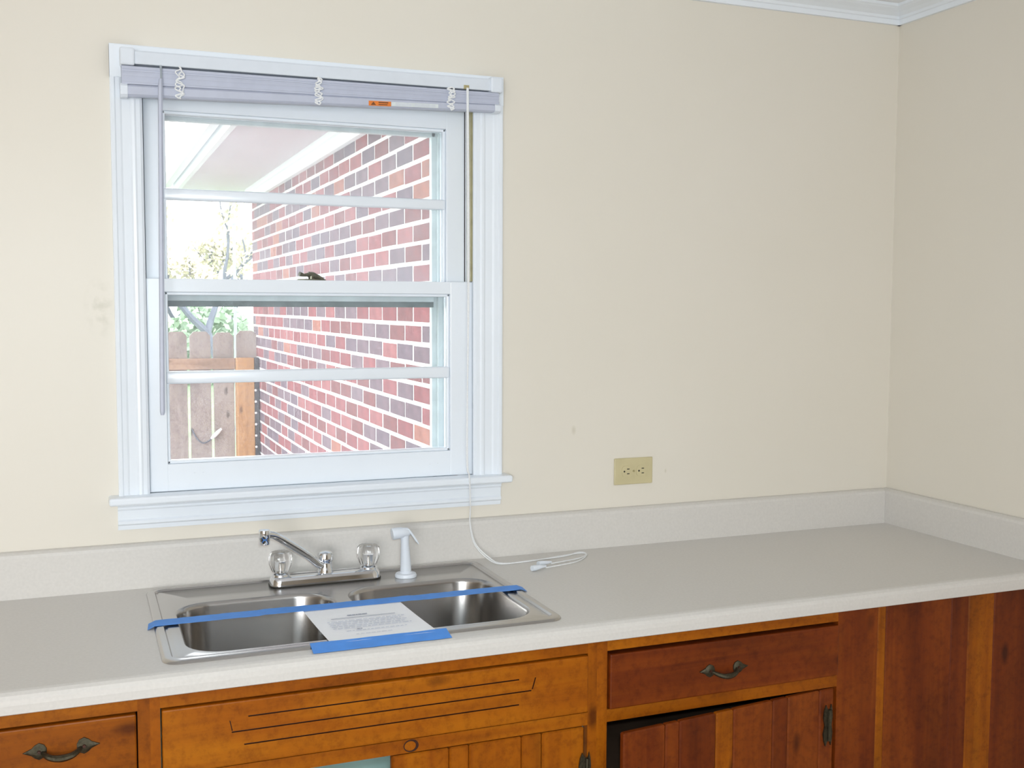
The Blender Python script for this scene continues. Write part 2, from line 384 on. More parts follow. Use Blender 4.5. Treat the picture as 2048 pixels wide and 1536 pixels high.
# ------------------------------------------------------------------ outside
tag(obj('lawn', box(B(), -60, 60, .14, 140, -.55, -.45), 'lawn_grass'), 'green lawn stretching away behind the wooden fence', 'lawn', kind='structure')
tag(obj('bounce_slab', box(B(), -8, -1.0, .14, 4.9, -.46, -.44), 'bounce_concrete'), 'unseen pale concrete slab added between the window and the fence', 'slab', kind='structure')  # out of view, added so the ground bounces neutral light instead of green
bw = thing('wall_outside', (-1.22, .14, -.45), 'red brick wall of the house wing outside the window', kind='structure')
XW = -1.22
obj('mortar', box(B(), XW + .0012, XW + .2, .135, 4.60, -.45, 2.33), 'mortar_white', bw)
def px(P):
    d = Vector(P) - CAM; w = d.dot(fw); return 1024 + FPX * d.dot(r2) / w, 768 - FPX * d.dot(u2) / w, w
CH, CW, BH, BL = .0677, .203, .0545, .190
cells = []; z0 = 1.37 + .0065 - CH * 27
for r in range(40):
    zb = z0 + r * CH
    if zb + BH > 2.25: break
    yo = .14 + (0 if r % 2 else CW / 2)
    k = -1
    while True:
        ya = yo + k * CW; yb = ya + BL; k += 1
        ya, yb = max(ya, .14), min(yb, 4.60)
        if ya >= 4.58: break
        if yb - ya < .03: continue
        full = abs((yb - ya) - BL) < 1e-4
        u, v, d = px((XW, (ya + yb) / 2, zb + BH / 2))
        vis = full and 500 < u < 872 and 225 < v < 930
        cells.append((not vis, d, ya, yb, zb))
cells.sort()
def brick_mesh():
    b = box(B(), 0, .02, 0, BL, 0, BH)
    me = bpy.data.meshes.new('brick'); bmesh.ops.recalc_face_normals(b, faces=b.faces[:])
    for v in b.verts:
        if v.co.x < .001: v.co.y += .001 if v.co.y < .1 else -.001; v.co.z += .0008 if v.co.z < .02 else -.0008
    b.to_mesh(me); b.free(); me.materials.append(MATS['brick_clay']); return me
bme = brick_mesh(); rest = B(); nb = 0
for hid, d, ya, yb, zb in cells:
    if not hid and nb < 300:
        o = link(bpy.data.objects.new('brick', bme)); o.parent = bw; nb += 1
        o.location = Vector((XW + random.uniform(-.0007, .0006), ya + random.uniform(-.003, .003), zb + random.uniform(-.0015, .0015))) - origin(bw)
    else: box(rest, XW + random.uniform(-.0007, .0006), XW + .02, ya, yb, zb, zb + BH)
obj('brick_run', rest, 'brick_clay_run', bw)['kind'] = 'stuff'
ev = thing('eave', (-1.45, .14, 2.24), 'white painted eave with frieze board and gutter above the brick wall', kind='structure')
b = B(); box(b, -1.245, -1.2, .14, 4.62, 2.235, 2.32, .003); box(b, -1.262, -1.2, .14, 4.62, 2.285, 2.32, .006); obj('frieze_board', b, 'outside_white_paint', ev, True)
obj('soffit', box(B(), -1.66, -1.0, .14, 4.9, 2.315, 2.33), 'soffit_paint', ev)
obj('fascia', box(B(), -1.685, -1.66, .14, 4.9, 2.30, 2.45), 'outside_white_paint', ev)
gp = [(-1.70, 2.43), (-1.70, 2.34), (-1.745, 2.335), (-1.775, 2.36), (-1.79, 2.43), (-1.785, 2.43), (-1.77, 2.365), (-1.743, 2.342), (-1.706, 2.346), (-1.706, 2.43)]
obj('gutter', extrude(B(), gp, .14, 4.9, lambda u, v, t: (u, t, v)), 'outside_white_paint', ev)
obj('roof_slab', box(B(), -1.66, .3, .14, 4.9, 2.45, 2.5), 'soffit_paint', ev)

fe = thing('picket_fence', (-2.2, 4.5, -.45), 'weathered grey dog-eared picket fence beyond the window', 'fence')
def picket(x0, x1, zt):
    c = .028; poly = [(x0, -.45), (x1, -.45), (x1, zt - c), (x1 - c * .9, zt), (x0 + c * .9, zt), (x0, zt - c)]
    return extrude(B(), poly, 4.485, 4.503, lambda u, v, t: (u, t, v))
xr = -1.222
for i in range(15):
    x1 = -1.218 - .1445 * i; obj('picket', picket(x1 - .128, x1, 1.398 + random.uniform(-.006, .006)), 'weathered_picket', fe)
for z in (1.160, .30): boxo('fence_rail', 'cedar_rail', fe, -3.3, -1.36, 4.447, 4.485, z, z + .07, bev=.003)
boxo('fence_post', 'cedar_post', fe, -1.358, -1.250, 4.375, 4.483, -.45, 1.232, bev=.004)
bt = boxo('post_shadow_strip', 'painted_shadow_dark', fe, -1.248, -1.224, 4.36, 4.40, -.45, 1.235, bev=.001)  # added dark strip imitating the fence post's shadow on the bricks
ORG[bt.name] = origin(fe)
for k in range(8): obj('mortar_dot', lathe(B(), [(.008, 0), (.007, .004), (.003, .006)], (0, 0, 0), 10), 'mortar_white', bt)  # pale dots imitate the mortar joints showing through that shadow
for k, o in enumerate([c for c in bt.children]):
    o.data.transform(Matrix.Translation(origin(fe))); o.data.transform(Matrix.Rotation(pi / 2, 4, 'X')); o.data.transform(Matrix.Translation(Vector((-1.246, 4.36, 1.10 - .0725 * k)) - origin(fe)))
obj('cord_latch', tube(B(), spline([(-1.63, 4.48, .78), (-1.60, 4.478, .72), (-1.565, 4.476, .69), (-1.53, 4.476, .70), (-1.505, 4.475, .723)]), .004, 6), 'pale_bark', fe, True)
obj('latch_toggle', tube(B(), [(-1.512, 4.472, .715), (-1.495, 4.468, .733), (-1.47, 4.466, .757), (-1.448, 4.466, .779)], [.008, .013, .013, .007], 8), 'outside_white_paint', fe, True)

def tree(name, base, h, lean, seed, leafmat, nleaf, spread, label, group, leaf=.16):
    rnd = random.Random(seed); t = thing(name, base, label, 'tree', group); base = Vector(base)
    tr = B(); tips = []
    def grow(p, d, ln, r, lev):
        n = 4; pts = [p]; q = p
        for i in range(n):
            d = (d + Vector((rnd.uniform(-.16, .16), rnd.uniform(-.16, .16), rnd.uniform(-.02, .10)))).normalized(); q = q + d * ln / n; pts.append(q)
        tube(tr, pts, [r * (1 - .45 * i / n) for i in range(n + 1)], 7)
        if lev >= 2: tips.extend(pts[2:])
        if lev < 3:
            for k in range(3 if lev else 2):
                a = rnd.uniform(0, 2 * pi) if lev else (pi * k + rnd.uniform(-.3, .3)); s = rnd.uniform(.45, .8) * spread
                grow(pts[-1] if k < 2 else pts[3], (d + Vector((cos(a) * s, sin(a) * s, rnd.uniform(-.1, .3)))).normalized(), ln * rnd.uniform(.6, .8), r * .55, lev + 1)
    grow(base, Vector((lean, 0, 1)).normalized(), h * (.36 if h > 4.2 else .42), h * .028, 0)
    obj('trunk', tr, 'pale_bark', t, True)
    lf = B()
    for i in range(nleaf):
        c = rnd.choice(tips) + Vector((rnd.gauss(0, .3), rnd.gauss(0, .3), rnd.gauss(0, .22))) * h * .1
        a = Vector((rnd.uniform(-1, 1), rnd.uniform(-1, 1), rnd.uniform(-1, 1))).normalized() * leaf * rnd.uniform(.5, 1); bb = a.orthogonal().normalized() * leaf * .5
        lf.faces.new([lf.verts.new(c + v) for v in (a, bb, -a, -bb)])
    o = obj('foliage', lf, leafmat, t); o['kind'] = 'stuff'
    return t
tree('autumn_tree', (-.10, 15, -.45), 3.9, -.03, 3, 'autumn_leaf', 900, 1.0, 'pale autumn tree with forked trunk and thin yellow leaves behind the fence', None, .075)
tree('golden_tree', (.3, 30, -.45), 4.3, .05, 11, 'autumn_leaf', 1500, 1.1, 'hazy golden tree farther away, left of the forked one', None, .12)
tree('golden_tree', (2.5, 34, -.45), 4.9, -.05, 23, 'autumn_leaf', 1500, 1.1, 'hazy golden tree farther away, close to the brick wall', None, .12)
def hedge(x0, x1, y, h, seed):
    rnd = random.Random(seed); b = B()
    for i in range(9000):
        x = rnd.uniform(x0, x1); z = -.45 + h * abs(rnd.betavariate(1.3, 1.1)) * (1 + .2 * sin(x * 2.1) + .12 * sin(x * 5.3)); yy = y + rnd.uniform(-.6, .6)
        a = Vector((rnd.uniform(-1, 1), rnd.uniform(-1, 1), rnd.uniform(-1, 1))).normalized() * .13; c = a.orthogonal().normalized() * .09
        p = Vector((x, yy, z)); b.faces.new([b.verts.new(p + v) for v in (a, c, -a, -c)])
    o = obj('hedge', b, 'hedge_leaf'); tag(o, 'loose green hedge at the back of the lawn', 'hedge', kind='stuff')
hedge(-12, 12, 26, 1.75, 5)
b = B(); tube(b, [(-.17, 13.5, -.45), (-.17, 13.5, 2.75)], .024, 10); lathe(b, [(.032, 0), (.032, .03), (.015, .06)], (-.17, 13.5, 2.74), 10)
tag(obj('steel_post', b, 'galvanised_steel', smooth=True), 'thin pale steel post standing beyond the fence', 'post')

# ------------------------------------------------------------------ window blind
BY0, BY1 = -.026, -.052
bl = thing('window_blind', (-1.733, -.04, 2.02), 'raised pale grey mini blind across the top of the window', 'blind')
hp = [(-.026, 2.098), (-.053, 2.098), (-.054, 2.100), (-.054, 2.124), (-.052, 2.127), (-.026, 2.127)]
obj('headrail', extrude(B(), hp, -2.17, -1.295, lambda u, v, t: (t, u, v + (t + 1.733) * .006)), 'blind_rail_enamel', bl)
for x0, x1 in ((-2.183, -2.152), (-1.316, -1.284)):
    z = (x0 + 1.733) * .006
    o = boxo('bracket', 'white_plastic', bl, x0, x1, -.060, -.0235, 2.094 + z, 2.132 + z, bev=.004)
def zb(x, f): # the stack hangs lower at its left end
    k = (x + 2.181) / .89; lo, hi = 2.024 + .026 * k, 2.094 + .006 * k; return lo + (hi - lo) * f
b = B()
for i in range(17):
    f0 = .42 + .54 * i / 16 + random.uniform(-.008, .008); dy = random.uniform(-.002, .002); rs = []
    for x in [-2.180 + .888 * k / 10 for k in range(11)]:
        w = random.uniform(-.006, .006) * .4
        rs.append([(x, BY1 + dy, zb(x, f0 + w) - .0004), (x, -.044 + dy, zb(x, f0 + w) + .0006), (x, -.034 + dy, zb(x, f0 + w) + .0006), (x, BY0 + dy, zb(x, f0 + w) - .001), (x, -.034 + dy, zb(x, f0 + w) - .0022), (x, BY1 + dy, zb(x, f0 + w) - .0032)])
    rings(b, rs)
o = obj('slat_stack', b, 'blind_vinyl', bl, True); o['kind'] = 'stuff'
rs = []
for x in (-2.179, -1.293): rs.append([(x, -.026, zb(x, .02)), (x, -.050, zb(x, 0)), (x, -.0545, zb(x, .06)), (x, -.0545, zb(x, .30)), (x, -.050, zb(x, .37)), (x, -.026, zb(x, .37))])
b = B(); rings(b, rs); br = obj('bottom_rail', b, 'blind_vinyl', bl, True); ORG[br.name] = origin(bl)
for x0, x1 in ((-2.183, -2.168), (-1.304, -1.289)):
    b = B(); rings(b, [[(x, -.025, zb(x, -.02)), (x, -.051, zb(x, -.03)), (x, -.0565, zb(x, .05)), (x, -.0565, zb(x, .31)), (x, -.051, zb(x, .40)), (x, -.025, zb(x, .40))] for x in (x0, x1)])
    obj('end_cap', b, 'white_plastic', br, True)
for cx in (-2.058, -1.747, -1.420):
    b = B()
    for s in range(3):
        pts = []; n = 13
        for k in range(n):
            f = 1.02 - 1.05 * k / (n - 1); pts.append((cx + random.uniform(-.011, .011) * (1 if 0 < k < n - 1 else .3), -.057 - random.uniform(0, .004), zb(cx, f)))
        tube(b, spline(pts, 4), .0017, 5)
    obj('ladder_cord', b, 'cord_cotton', bl, True)
b = B(); tube(b, [(-2.098, -.060, 2.094), (-2.098, -.063, 2.082), (-2.098, -.064, 2.062)], [.003, .002, .002], 8); obj('wand_hook', b, 'galvanised_steel', bl, True)
b = B(); tube(b, [(-2.099, -.064, 2.065), (-2.1, -.064, 2.05), (-2.109, -.064, 1.325), (-2.109, -.064, 1.318)], [.0035, .0052, .0056, .004], 6); obj('tilt_wand', b, 'blind_vinyl', bl)
boxo('cord_lock', 'old_brass_channel', bl, -1.386, -1.372, -.0560, -.050, 2.099, 2.109, bev=.001)
c1 = [(-1.379, -.058, 2.102), (-1.377, -.060, 1.63), (-1.378, -.060, 1.205), (-1.372, -.059, 1.135), (-1.369, -.058, 1.06), (-1.367, -.052, 1.014), (-1.353, -.052, .961), (-1.322, -.072, .926), (-1.300, -.100, .9168), (-1.224, -.102, .9162), (-1.13, -.079, .9162), (-1.062, -.066, .9162), (-1.060, -.095, .9162), (-1.115, -.150, .9162), (-1.215, -.185, .9175)]
c2 = [(-1.376, -.0585, 2.102), (-1.374, -.060, 1.63), (-1.380, -.060, 1.205), (-1.373, -.060, 1.135), (-1.370, -.060, 1.06), (-1.369, -.054, 1.014), (-1.357, -.054, .961), (-1.328, -.076, .925), (-1.303, -.105, .9165), (-1.230, -.100, .9165), (-1.12, -.085, .9165), (-1.068, -.058, .9165), (-1.052, -.072, .9165), (-1.085, -.115, .9165), (-1.185, -.150, .9175)]
for c in (c1, c2): obj('lift_cord', tube(B(), spline(c, 8), .0016, 6), 'cord_cotton', bl, True)
for e, d in ((Vector(c1[-1]), Vector((-.043, -.012, .0005))), (Vector(c2[-1]), Vector((-.041, -.011, .0005)))):
    e = e + Vector((0, 0, .004)); obj('tassel', tube(B(), [e, e + d * .15, e + d * .8, e + d], [.0025, .0032, .0075, .0068], 12), 'white_plastic', bl, True)
def railstrip(name, mat, xa, xb, fa, fb, parent, y=-.0549, th=.0002):
    b = B(); rings(b, [[(x, y, zb(x, fa)), (x, y - th, zb(x, fa)), (x, y - th, zb(x, fb)), (x, y, zb(x, fb))] for x in (xa, xb)]); return obj(name, b, mat, parent)
wl = railstrip('warning_label', 'label_orange', -1.626, -1.571, .03, .23, br)
lb = railstrip('care_label', 'label_white', -1.570, -1.452, .05, .22, br)
def railink(par_mat, xa, xb, fa, fb, nm): railstrip(nm, par_mat, xa, xb, fa, fb, br, y=-.0552)
railink('label_ink', -1.602, -1.578, .15, .20, 'warning_print'); railink('label_ink', -1.602, -1.580, .07, .11, 'warning_print')
b = B(); rings(b, [[(-1.621, y, zb(-1.621, .06)), (-1.608, y, zb(-1.608, .06)), (-1.6145, y, zb(-1.6145, .20))] for y in (-.0552, -.0555)]); obj('warning_triangle', b, 'label_ink', br)
for xa, xb in ((-1.560, -1.520), (-1.512, -1.460)):
    for f in (.09, .15): railink('print_ink_faint', xa, xb, f, f + .025, 'care_print')

# ------------------------------------------------------------------ wall outlet
ot = thing('wall_outlet', (-.8755, 0, 1.079), 'beige duplex wall outlet mounted sideways above the backsplash', 'outlet')
b = B(); box(b, -.934, -.816, -.006, 0, 1.0795, 1.1525, .0025); obj('cover_plate', b, 'outlet_plastic', ot)
for cx in (-.8975, -.8525):
    r = obj('receptacle', extrude(B(), rrect(cx - .0145, cx + .0145, 1.1005, 1.1315, .010, 4), -.0072, -.004, lambda u, v, t: (u, t, v)), 'outlet_plastic', ot, True); ORG[r.name] = origin(ot)
    for z in (1.1095, 1.1225): boxo('slot', 'dark_slot', r, cx + .001, cx + .0085, -.0076, -.0070, z - .0012, z + .0012, bev=0)
    obj('ground_hole', extrude(B(), [(cx - .007 + .0026 * cos(k * pi / 5), 1.116 + .0026 * sin(k * pi / 5)) for k in range(10)], -.0076, -.007, lambda u, v, t: (u, t, v)), 'dark_slot', r)
obj('plate_screw', extrude(B(), [(-.875 + .003 * cos(k * pi / 6), 1.116 + .003 * sin(k * pi / 6)) for k in range(12)], -.0075, -.006, lambda u, v, t: (u, t, v)), 'old_brass_channel', ot)

# ------------------------------------------------------------------ countertop
ZK, CF = .914, -.655
ct = thing('countertop', (-1.9, -.33, .876), 'long beige laminate countertop with rolled front edge', 'countertop')
X0 = -3.7
SX0, SX1, SY0, SY1 = -2.153, -1.352, -.604, -.052
b = B()
nose = [(-.58, ZK), (CF + .020, ZK), (CF + .012, ZK - .0015), (CF + .005, ZK - .006), (CF + .001, ZK - .013), (CF, ZK - .022), (CF, .8775), (CF + .002, .876), (-.58, .876)]
extrude(b, nose, X0, -.001, lambda u, v, t: (t, u, v))
box(b, X0, SX0 + .03, -.58, -.001, .876, ZK); box(b, SX1 - .03, -.001, -.58, -.001, .876, ZK); box(b, SX0 + .03, SX1 - .03, -.08, -.001, .876, ZK)
obj('top', b, 'counter_laminate', ct)
sp = [(-.001, ZK), (-.022, ZK), (-.022, 1.005), (-.0195, 1.012), (-.013, 1.0165), (-.008, 1.018), (-.001, 1.018)]
obj('backsplash', extrude(B(), sp, X0, -.0225, lambda u, v, t: (t, u, v)), 'counter_laminate', ct)
obj('end_splash', extrude(B(), [(u * 1, v) for u, v in sp], -.655, -.001, lambda u, v, t: (u, t, v)), 'counter_laminate', ct)

# ------------------------------------------------------------------ sink
sk = thing('kitchen_sink', (-1.75, -.33, .73), 'double-bowl stainless steel sink set into the countertop', 'sink')
NC = 8
def rr(off, z, r=.032): return [(x, y, z) for x, y in rrect(SX0 + off, SX1 - off, SY0 + off, SY1 - off, max(r - off * .6, .012), NC)]
b = B()
DZ = .9176
R = rings(b, [rr(0, .9142), rr(.002, .9175), rr(.006, .9196), rr(.0175, .9200), rr(.0205, .9160), rr(.0235, .9158), rr(.0265, DZ)], False, False)
inner = R[-1]
bowls = [(-2.106, -1.768), (-1.736, -1.392)]; BYB, BYF = -.205, -.566
loops = [inner]
for x0, x1 in bowls: loops.append([b.verts.new((x, y, DZ)) for x, y in rrect(x0, x1, BYF, BYB, .075, NC)])
es = []
for lp in loops:
    for i in range(len(lp)):
        e = b.edges.get((lp[i], lp[(i + 1) % len(lp)])) or b.edges.new((lp[i], lp[(i + 1) % len(lp)])); es.append(e)
bmesh.ops.triangle_fill(b, use_beauty=True, use_dissolve=False, edges=es)
obj('rim', b, 'brushed_steel', sk, True)
for x0, x1 in bowls:
    def br_(off, z, r=.075): return [(x, y, z) for x, y in rrect(x0 + off, x1 - off, BYF + off, BYB - off, max(r - off * .3, .03), NC)]
    b = B(); zb0 = .745
    rings(b, [br_(0, DZ), br_(.0015, DZ - .001), br_(.004, DZ - .004), br_(.0055, DZ - .010), br_(.012, zb0 + .04), br_(.016, zb0 + .02), br_(.024, zb0 + .008), br_(.036, zb0 + .002), br_(.055, zb0), br_(.12, zb0 - .003, .05)], False, True)
    bo = obj('bowl', b, 'brushed_steel', sk, True); ORG[bo.name] = origin(sk)
    cx, cy = (x0 + x1) / 2, (BYF + BYB) / 2
    obj('drain', lathe(B(), [(.057, 0), (.055, .004), (.047, .003), (.042, -.006 + .008)], (cx, cy, zb0 - .003), 24), 'chrome', bo, True)
    obj('strainer', lathe(B(), [(.035, 0), (.033, .003), (.012, .004), (.006, .012), (.001, .013)], (cx, cy, zb0 + .001), 20), 'dark_slot', bo, True)

# ------------------------------------------------------------------ faucet
FX, FY, FZ = -1.753, -.116, .9178
fa = thing('kitchen_faucet', (FX, FY, FZ), 'chrome two-handle faucet with spout swung left, behind the sink bowls', 'faucet')
b = B(); rings(b, [[(x, y, z) for x, y in rrect(FX - .130 - o, FX + .130 + o, FY - .029 - o, FY + .029 + o, .022, 6)] for z, o in ((FZ, .0015), (FZ + .002, .0015))])
obj('gasket', b, 'dark_slot', fa)
b = B(); rings(b, [[(x, y, z) for x, y in rrect(FX - .130 + o, FX + .130 - o, FY - .029 + o, FY + .029 - o, .022, 6)] for z, o in ((FZ + .002, 0), (FZ + .014, .001), (FZ + .020, .004), (FZ + .022, .009))])
obj('base_plate', b, 'chrome', fa, True)
obj('spout_hub', lathe(B(), [(.020, .018), (.019, .030), (.0165, .034), (.0165, .048), (.0185, .050), (.0185, .062), (.016, .068), (.008, .071), (.001, .072)], (FX, FY, FZ), 28), 'chrome', fa, True)
tip = Vector((-1.910, -.222, 1.060))
pts = spline([(FX, FY, FZ + .036), (FX - .018, FY - .012, FZ + .044), (-1.800, -.148, .989), (-1.845, -.178, 1.024), (-1.880, -.202, 1.050), (-1.898, -.214, 1.058), tuple(tip)], 6)
obj('spout', tube(B(), pts, [.0098 - .0018 * i / len(pts) for i in range(len(pts))], 16), 'chrome', fa, True)
obj('aerator', lathe(B(), [(.004, .012), (.0115, .011), (.0125, .008), (.0125, -.008), (.0118, -.009), (.0118, -.021), (.009, -.022)], tip, 22), 'chrome', fa, True)
for hx in (FX - .104, FX + .104):
    st = obj('handle_stem', lathe(B(), [(.022, .020), (.020, .026), (.010, .029), (.010, .036), (.007, .037), (.007, .056)], (hx, FY, FZ), 20), 'chrome', fa, True); ORG[st.name] = origin(fa)
    kn = obj('knob', lathe(B(), [(.010, .031), (.018, .031), (.021, .036), (.0265, .050), (.0275, .062), (.026, .072), (.021, .0775), (.008, .079), (.001, .079)], (hx, FY, FZ), 48, .035, 12), 'clear_acrylic', fa, True, label='clear faceted acrylic knob')

# ------------------------------------------------------------------ side sprayer
PX, PY, PZ = -1.565, -.146, .9178
sr = thing('side_sprayer', (PX, PY, PZ), 'white plastic hand sprayer standing right of the faucet', 'sprayer')
obj('holder', lathe(B(), [(.026, 0), (.0265, .004), (.024, .0085), (.016, .010), (.014, .013)], (PX, PY, PZ), 28), 'white_plastic', sr, True)
b = B(); tube(b, [(PX, PY, PZ + .010), (PX, PY, PZ + .03), (PX - .001, PY, PZ + .06), (PX - .002, PY, PZ + .085), (PX - .002, PY, PZ + .100)], [.0135, .0130, .0112, .0098, .0105], 18); obj('body', b, 'white_plastic', sr, True)
b = B(); tube(b, [(PX + .010, PY, PZ + .104), (PX + .004, PY, PZ + .106), (PX - .012, PY, PZ + .107), (PX - .030, PY - .002, PZ + .106), (PX - .034, PY - .002, PZ + .1055)], [.006, .011, .0135, .0145, .0135], 18); obj('spray_head', b, 'white_plastic', sr, True)
b = B(); rings(b, [[(x, PY - w, z - t), (x, PY + w, z - t), (x, PY + w, z + t), (x, PY - w, z + t)] for x, z, w, t in ((PX - .006, PZ + .116, .006, .002), (PX + .006, PZ + .114, .0075, .003), (PX + .014, PZ + .103, .0075, .004), (PX + .024, PZ + .088, .007, .004), (PX + .031, PZ + .078, .006, .002))])
obj('trigger', b, 'white_plastic', sr, True)

# ------------------------------------------------------------------ notice and tape
def ribbon(pts_a, pts_b, th=.0004):
    b = B(); rs = []
    for p, q in zip(pts_a, pts_b): rs.append([Vector(p), Vector(q), Vector(q) + Vector((0, 0, th)), Vector(p) + Vector((0, 0, th))])
    rings(b, rs); return b
def uneven(f): return f + random.uniform(-.0012, .0012)
n = 60; A, C_ = [], []
for i in range(n + 1):
    t = i / n; x = -2.162 + (2.162 - 1.338) * t
    onrim = .0148 if (x < SX0 - .003 or x > SX1 + .003) else .0204
    z = .9 + onrim + (.0012 if .28 < t < .68 else 0) + .0008 * sin(t * 9)
    A.append((x, uneven(-.322 - .006 * t), z)); C_.append((x - .004, uneven(-.366 - .003 * t), z))
tag(obj('tape_strip', ribbon(A, C_), 'masking_tape_blue'), 'long strip of blue masking tape stretched across both sink bowls', 'tape')
tag(obj('tape_strip', ribbon([(-1.884 + .274 * i / 14, uneven(-.590), .9212 + .0002 * sin(i)) for i in range(15)], [(-1.886 + .274 * i / 14 + (.003 if i % 2 else 0) * (i in (0, 14)), uneven(-.634), .9146 + .0005) for i in range(15)]), 'masking_tape_blue'), 'short strip of blue masking tape holding the notice to the front rim', 'tape')
PB = [(-1.853, -.352), (-1.642, -.352), (-1.630, -.600), (-1.845, -.600)]
pa = thing('paper_notice', (-1.74, -.48, .9203), 'printed white paper notice taped over the sink divider', 'paper')
def pp(s, t): # s across, t from back to front
    a, b_, c, d = [Vector((*p, 0)) for p in PB]; return (a + (b_ - a) * s) * (1 - t) + (d + (c - d) * s) * t
b = B(); rs = []
for j in range(9):
    t = j / 8; rs.append([pp(s / 6, t) + Vector((0, 0, .9202 - .0012 * sin(pi * t) * (1 - .5 * sin(pi * s / 6)))) for s in range(7)])
rs = [q + [p + Vector((0, 0, -.0004)) for p in reversed(q)] for q in rs]
rings(b, rs)
obj('sheet', b, 'paper_white', pa)
def dashes(name, mat, s0, s1, t, hgt, gap):
    b = B(); s = s0; rnd = random.Random(int(t * 1000))
    while s < s1:
        e = min(s + rnd.uniform(.02, .06), s1); z = .9212
        q = [pp(s, t) + Vector((0, 0, z)), pp(e, t) + Vector((0, 0, z)), pp(e, t + hgt) + Vector((0, 0, z)), pp(s, t + hgt) + Vector((0, 0, z))]
        b.faces.new([b.verts.new(p) for p in q]); s = e + gap
    obj(name, b, mat, pa)
dashes('print_heading', 'print_ink', .36, .56, .30, .022, .004); dashes('print_title', 'print_ink', .18, .82, .375, .012, 0)
for k, t in enumerate((.45, .50, .55, .60, .65)): dashes('print_line', 'print_ink_faint', .12, .88 - .05 * (k % 2), t, .016, .012)
dashes('print_word', 'print_ink', .33, .38, .70, .02, .004); dashes('print_line', 'print_ink_faint', .22, .80, .74, .014, .012); dashes('print_line', 'print_ink_faint', .28, .62, .84, .012, .012)

# ------------------------------------------------------------------ cabinets
YFACE = -.625
def cut(o, cutter_bm, mat):
    me = bpy.data.meshes.new('cutter'); bmesh.ops.recalc_face_normals(cutter_bm, faces=cutter_bm.faces[:]); cutter_bm.to_mesh(me); cutter_bm.free(); me.materials.append(MATS[mat])
    c = link(bpy.data.objects.new('cutter', me)); md = o.modifiers.new('cut', 'BOOLEAN'); md.object = c; md.operation = 'DIFFERENCE'; md.solver = 'EXACT'; md.material_mode = 'TRANSFER'
    bpy.context.view_layer.update(); dg = bpy.context.evaluated_depsgraph_get()
    new = bpy.data.meshes.new_from_object(o.evaluated_get(dg), depsgraph=dg); o.modifiers.clear(); o.data = new
    bpy.data.objects.remove(c)
def pull(parent, cx, y, cz, k=1.0, vertical=False):
    """spade-ended bail pull, antique brass"""
    f = (lambda u, v: (cx + v, cz + u)) if vertical else (lambda u, v: (cx + u, cz + v))
    h = None
    b = B(); pts = []
    for t in [-1 + i / 6 for i in range(13)]:
        u = .031 * t * k; v = -.008 * (1 - t * t) * k - .002; d = .004 + .017 * (1 - t ** 4)
        p = f(u, v); pts.append((p[0], y - d, p[1]))
    tube(b, pts, [.0035 + .0028 * (1 - abs(-1 + i / 6)) ** .5 for i in range(13)], 8)
    h = obj('handle', b, 'antique_brass', parent, True); ORG[h.name] = origin(parent)
    for s in (-1, 1):
        sh = [(-.012, .004), (-.008, .011), (0, .0145), (.007, .011), (.012, .006), (.026, 0), (.012, -.006), (.007, -.011), (0, -.0145), (-.008, -.011), (-.012, -.004)]
        q = [f(s * (.036 + a * 1.0) * k, c * k) for a, c in sh]
        b = B(); rings(b, [[(x, y, z) for x, z in q], [(x, y - .003, z) for x, z in q], [(f(s * .036 * k, 0)[0] + (x - f(s * .036 * k, 0)[0]) * .6, y - .0055, f(s * .036 * k, 0)[1] + (z - f(s * .036 * k, 0)[1]) * .6) for x, z in q]])
        obj('handle_plate', b, 'antique_brass', h, True)
        c0 = f(s * .036 * k, 0); obj('handle_screw', tube(B(), [(c0[0], y - .005, c0[1]), (c0[0], y - .008, c0[1])], [.0035, .0028], 8), 'wood_knot_stain', h, True)
def hinge(parent, x, z0, z1, y):
    zc = (z0 + z1) / 2; h = z1 - z0; b = B()
    tube(b, [(x, y - .004, z0 + h * .12), (x, y - .004, z1 - h * .12)], .0042, 8)
    for s, w in ((-1, 1), (1, .55)):
        q = [(0, -.36), (.006, -.40), (.010, -.5), (.015, -.38), (.018, -.2), (.013, 0), (.018, .2), (.015, .38), (.010, .5), (.006, .40), (0, .36)]
        rings(b, [[(x + s * a * w, yy, zc + c * h) for a, c in q] for yy in (y + .0005, y - .003)])
    obj('hinge', b, 'antique_brass', parent, True)
def plank_door(parent, x0, x1, z0, z1, y, planks, mat, M=None, extra=None):
    """door of vertical tongue-and-groove boards; M turns it about its hinge"""
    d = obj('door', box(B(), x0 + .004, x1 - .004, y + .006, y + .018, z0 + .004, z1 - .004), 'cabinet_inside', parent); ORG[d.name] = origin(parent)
    xs = [x0] + planks + [x1]
    for i, (a, c) in enumerate(zip(xs, xs[1:])):
        m = mat[i % len(mat)] if isinstance(mat, list) else mat
        obj('plank', box(B(), a + .0005, c - .0005, y, y + .016, z0, z1, .0032, 1), m, d)
    if extra: extra(d)
    if M is not None:
        T = Matrix.Translation(-origin(parent)) @ M @ Matrix.Translation(origin(parent))
        d.matrix_local = T
    return d
def carcass(parent, x0, x1, mat):
    b = B(); z0 = .10
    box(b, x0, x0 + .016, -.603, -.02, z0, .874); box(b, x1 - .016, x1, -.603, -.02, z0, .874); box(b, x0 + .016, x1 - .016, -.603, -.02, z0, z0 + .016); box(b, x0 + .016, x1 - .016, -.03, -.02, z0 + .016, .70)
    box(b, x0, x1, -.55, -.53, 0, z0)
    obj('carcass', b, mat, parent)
def frame(parent, stiles, rails, sm='pine_v', rm='pine_h'):
    for x0, x1 in stiles: boxo('stile', sm, parent, x0, x1, YFACE, -.604, .10, .8755, bev=0)
    for x0, x1, z0, z1 in rails: boxo('rail', rm, parent, x0, x1, YFACE + .0004, -.605, z0, z1, bev=0)
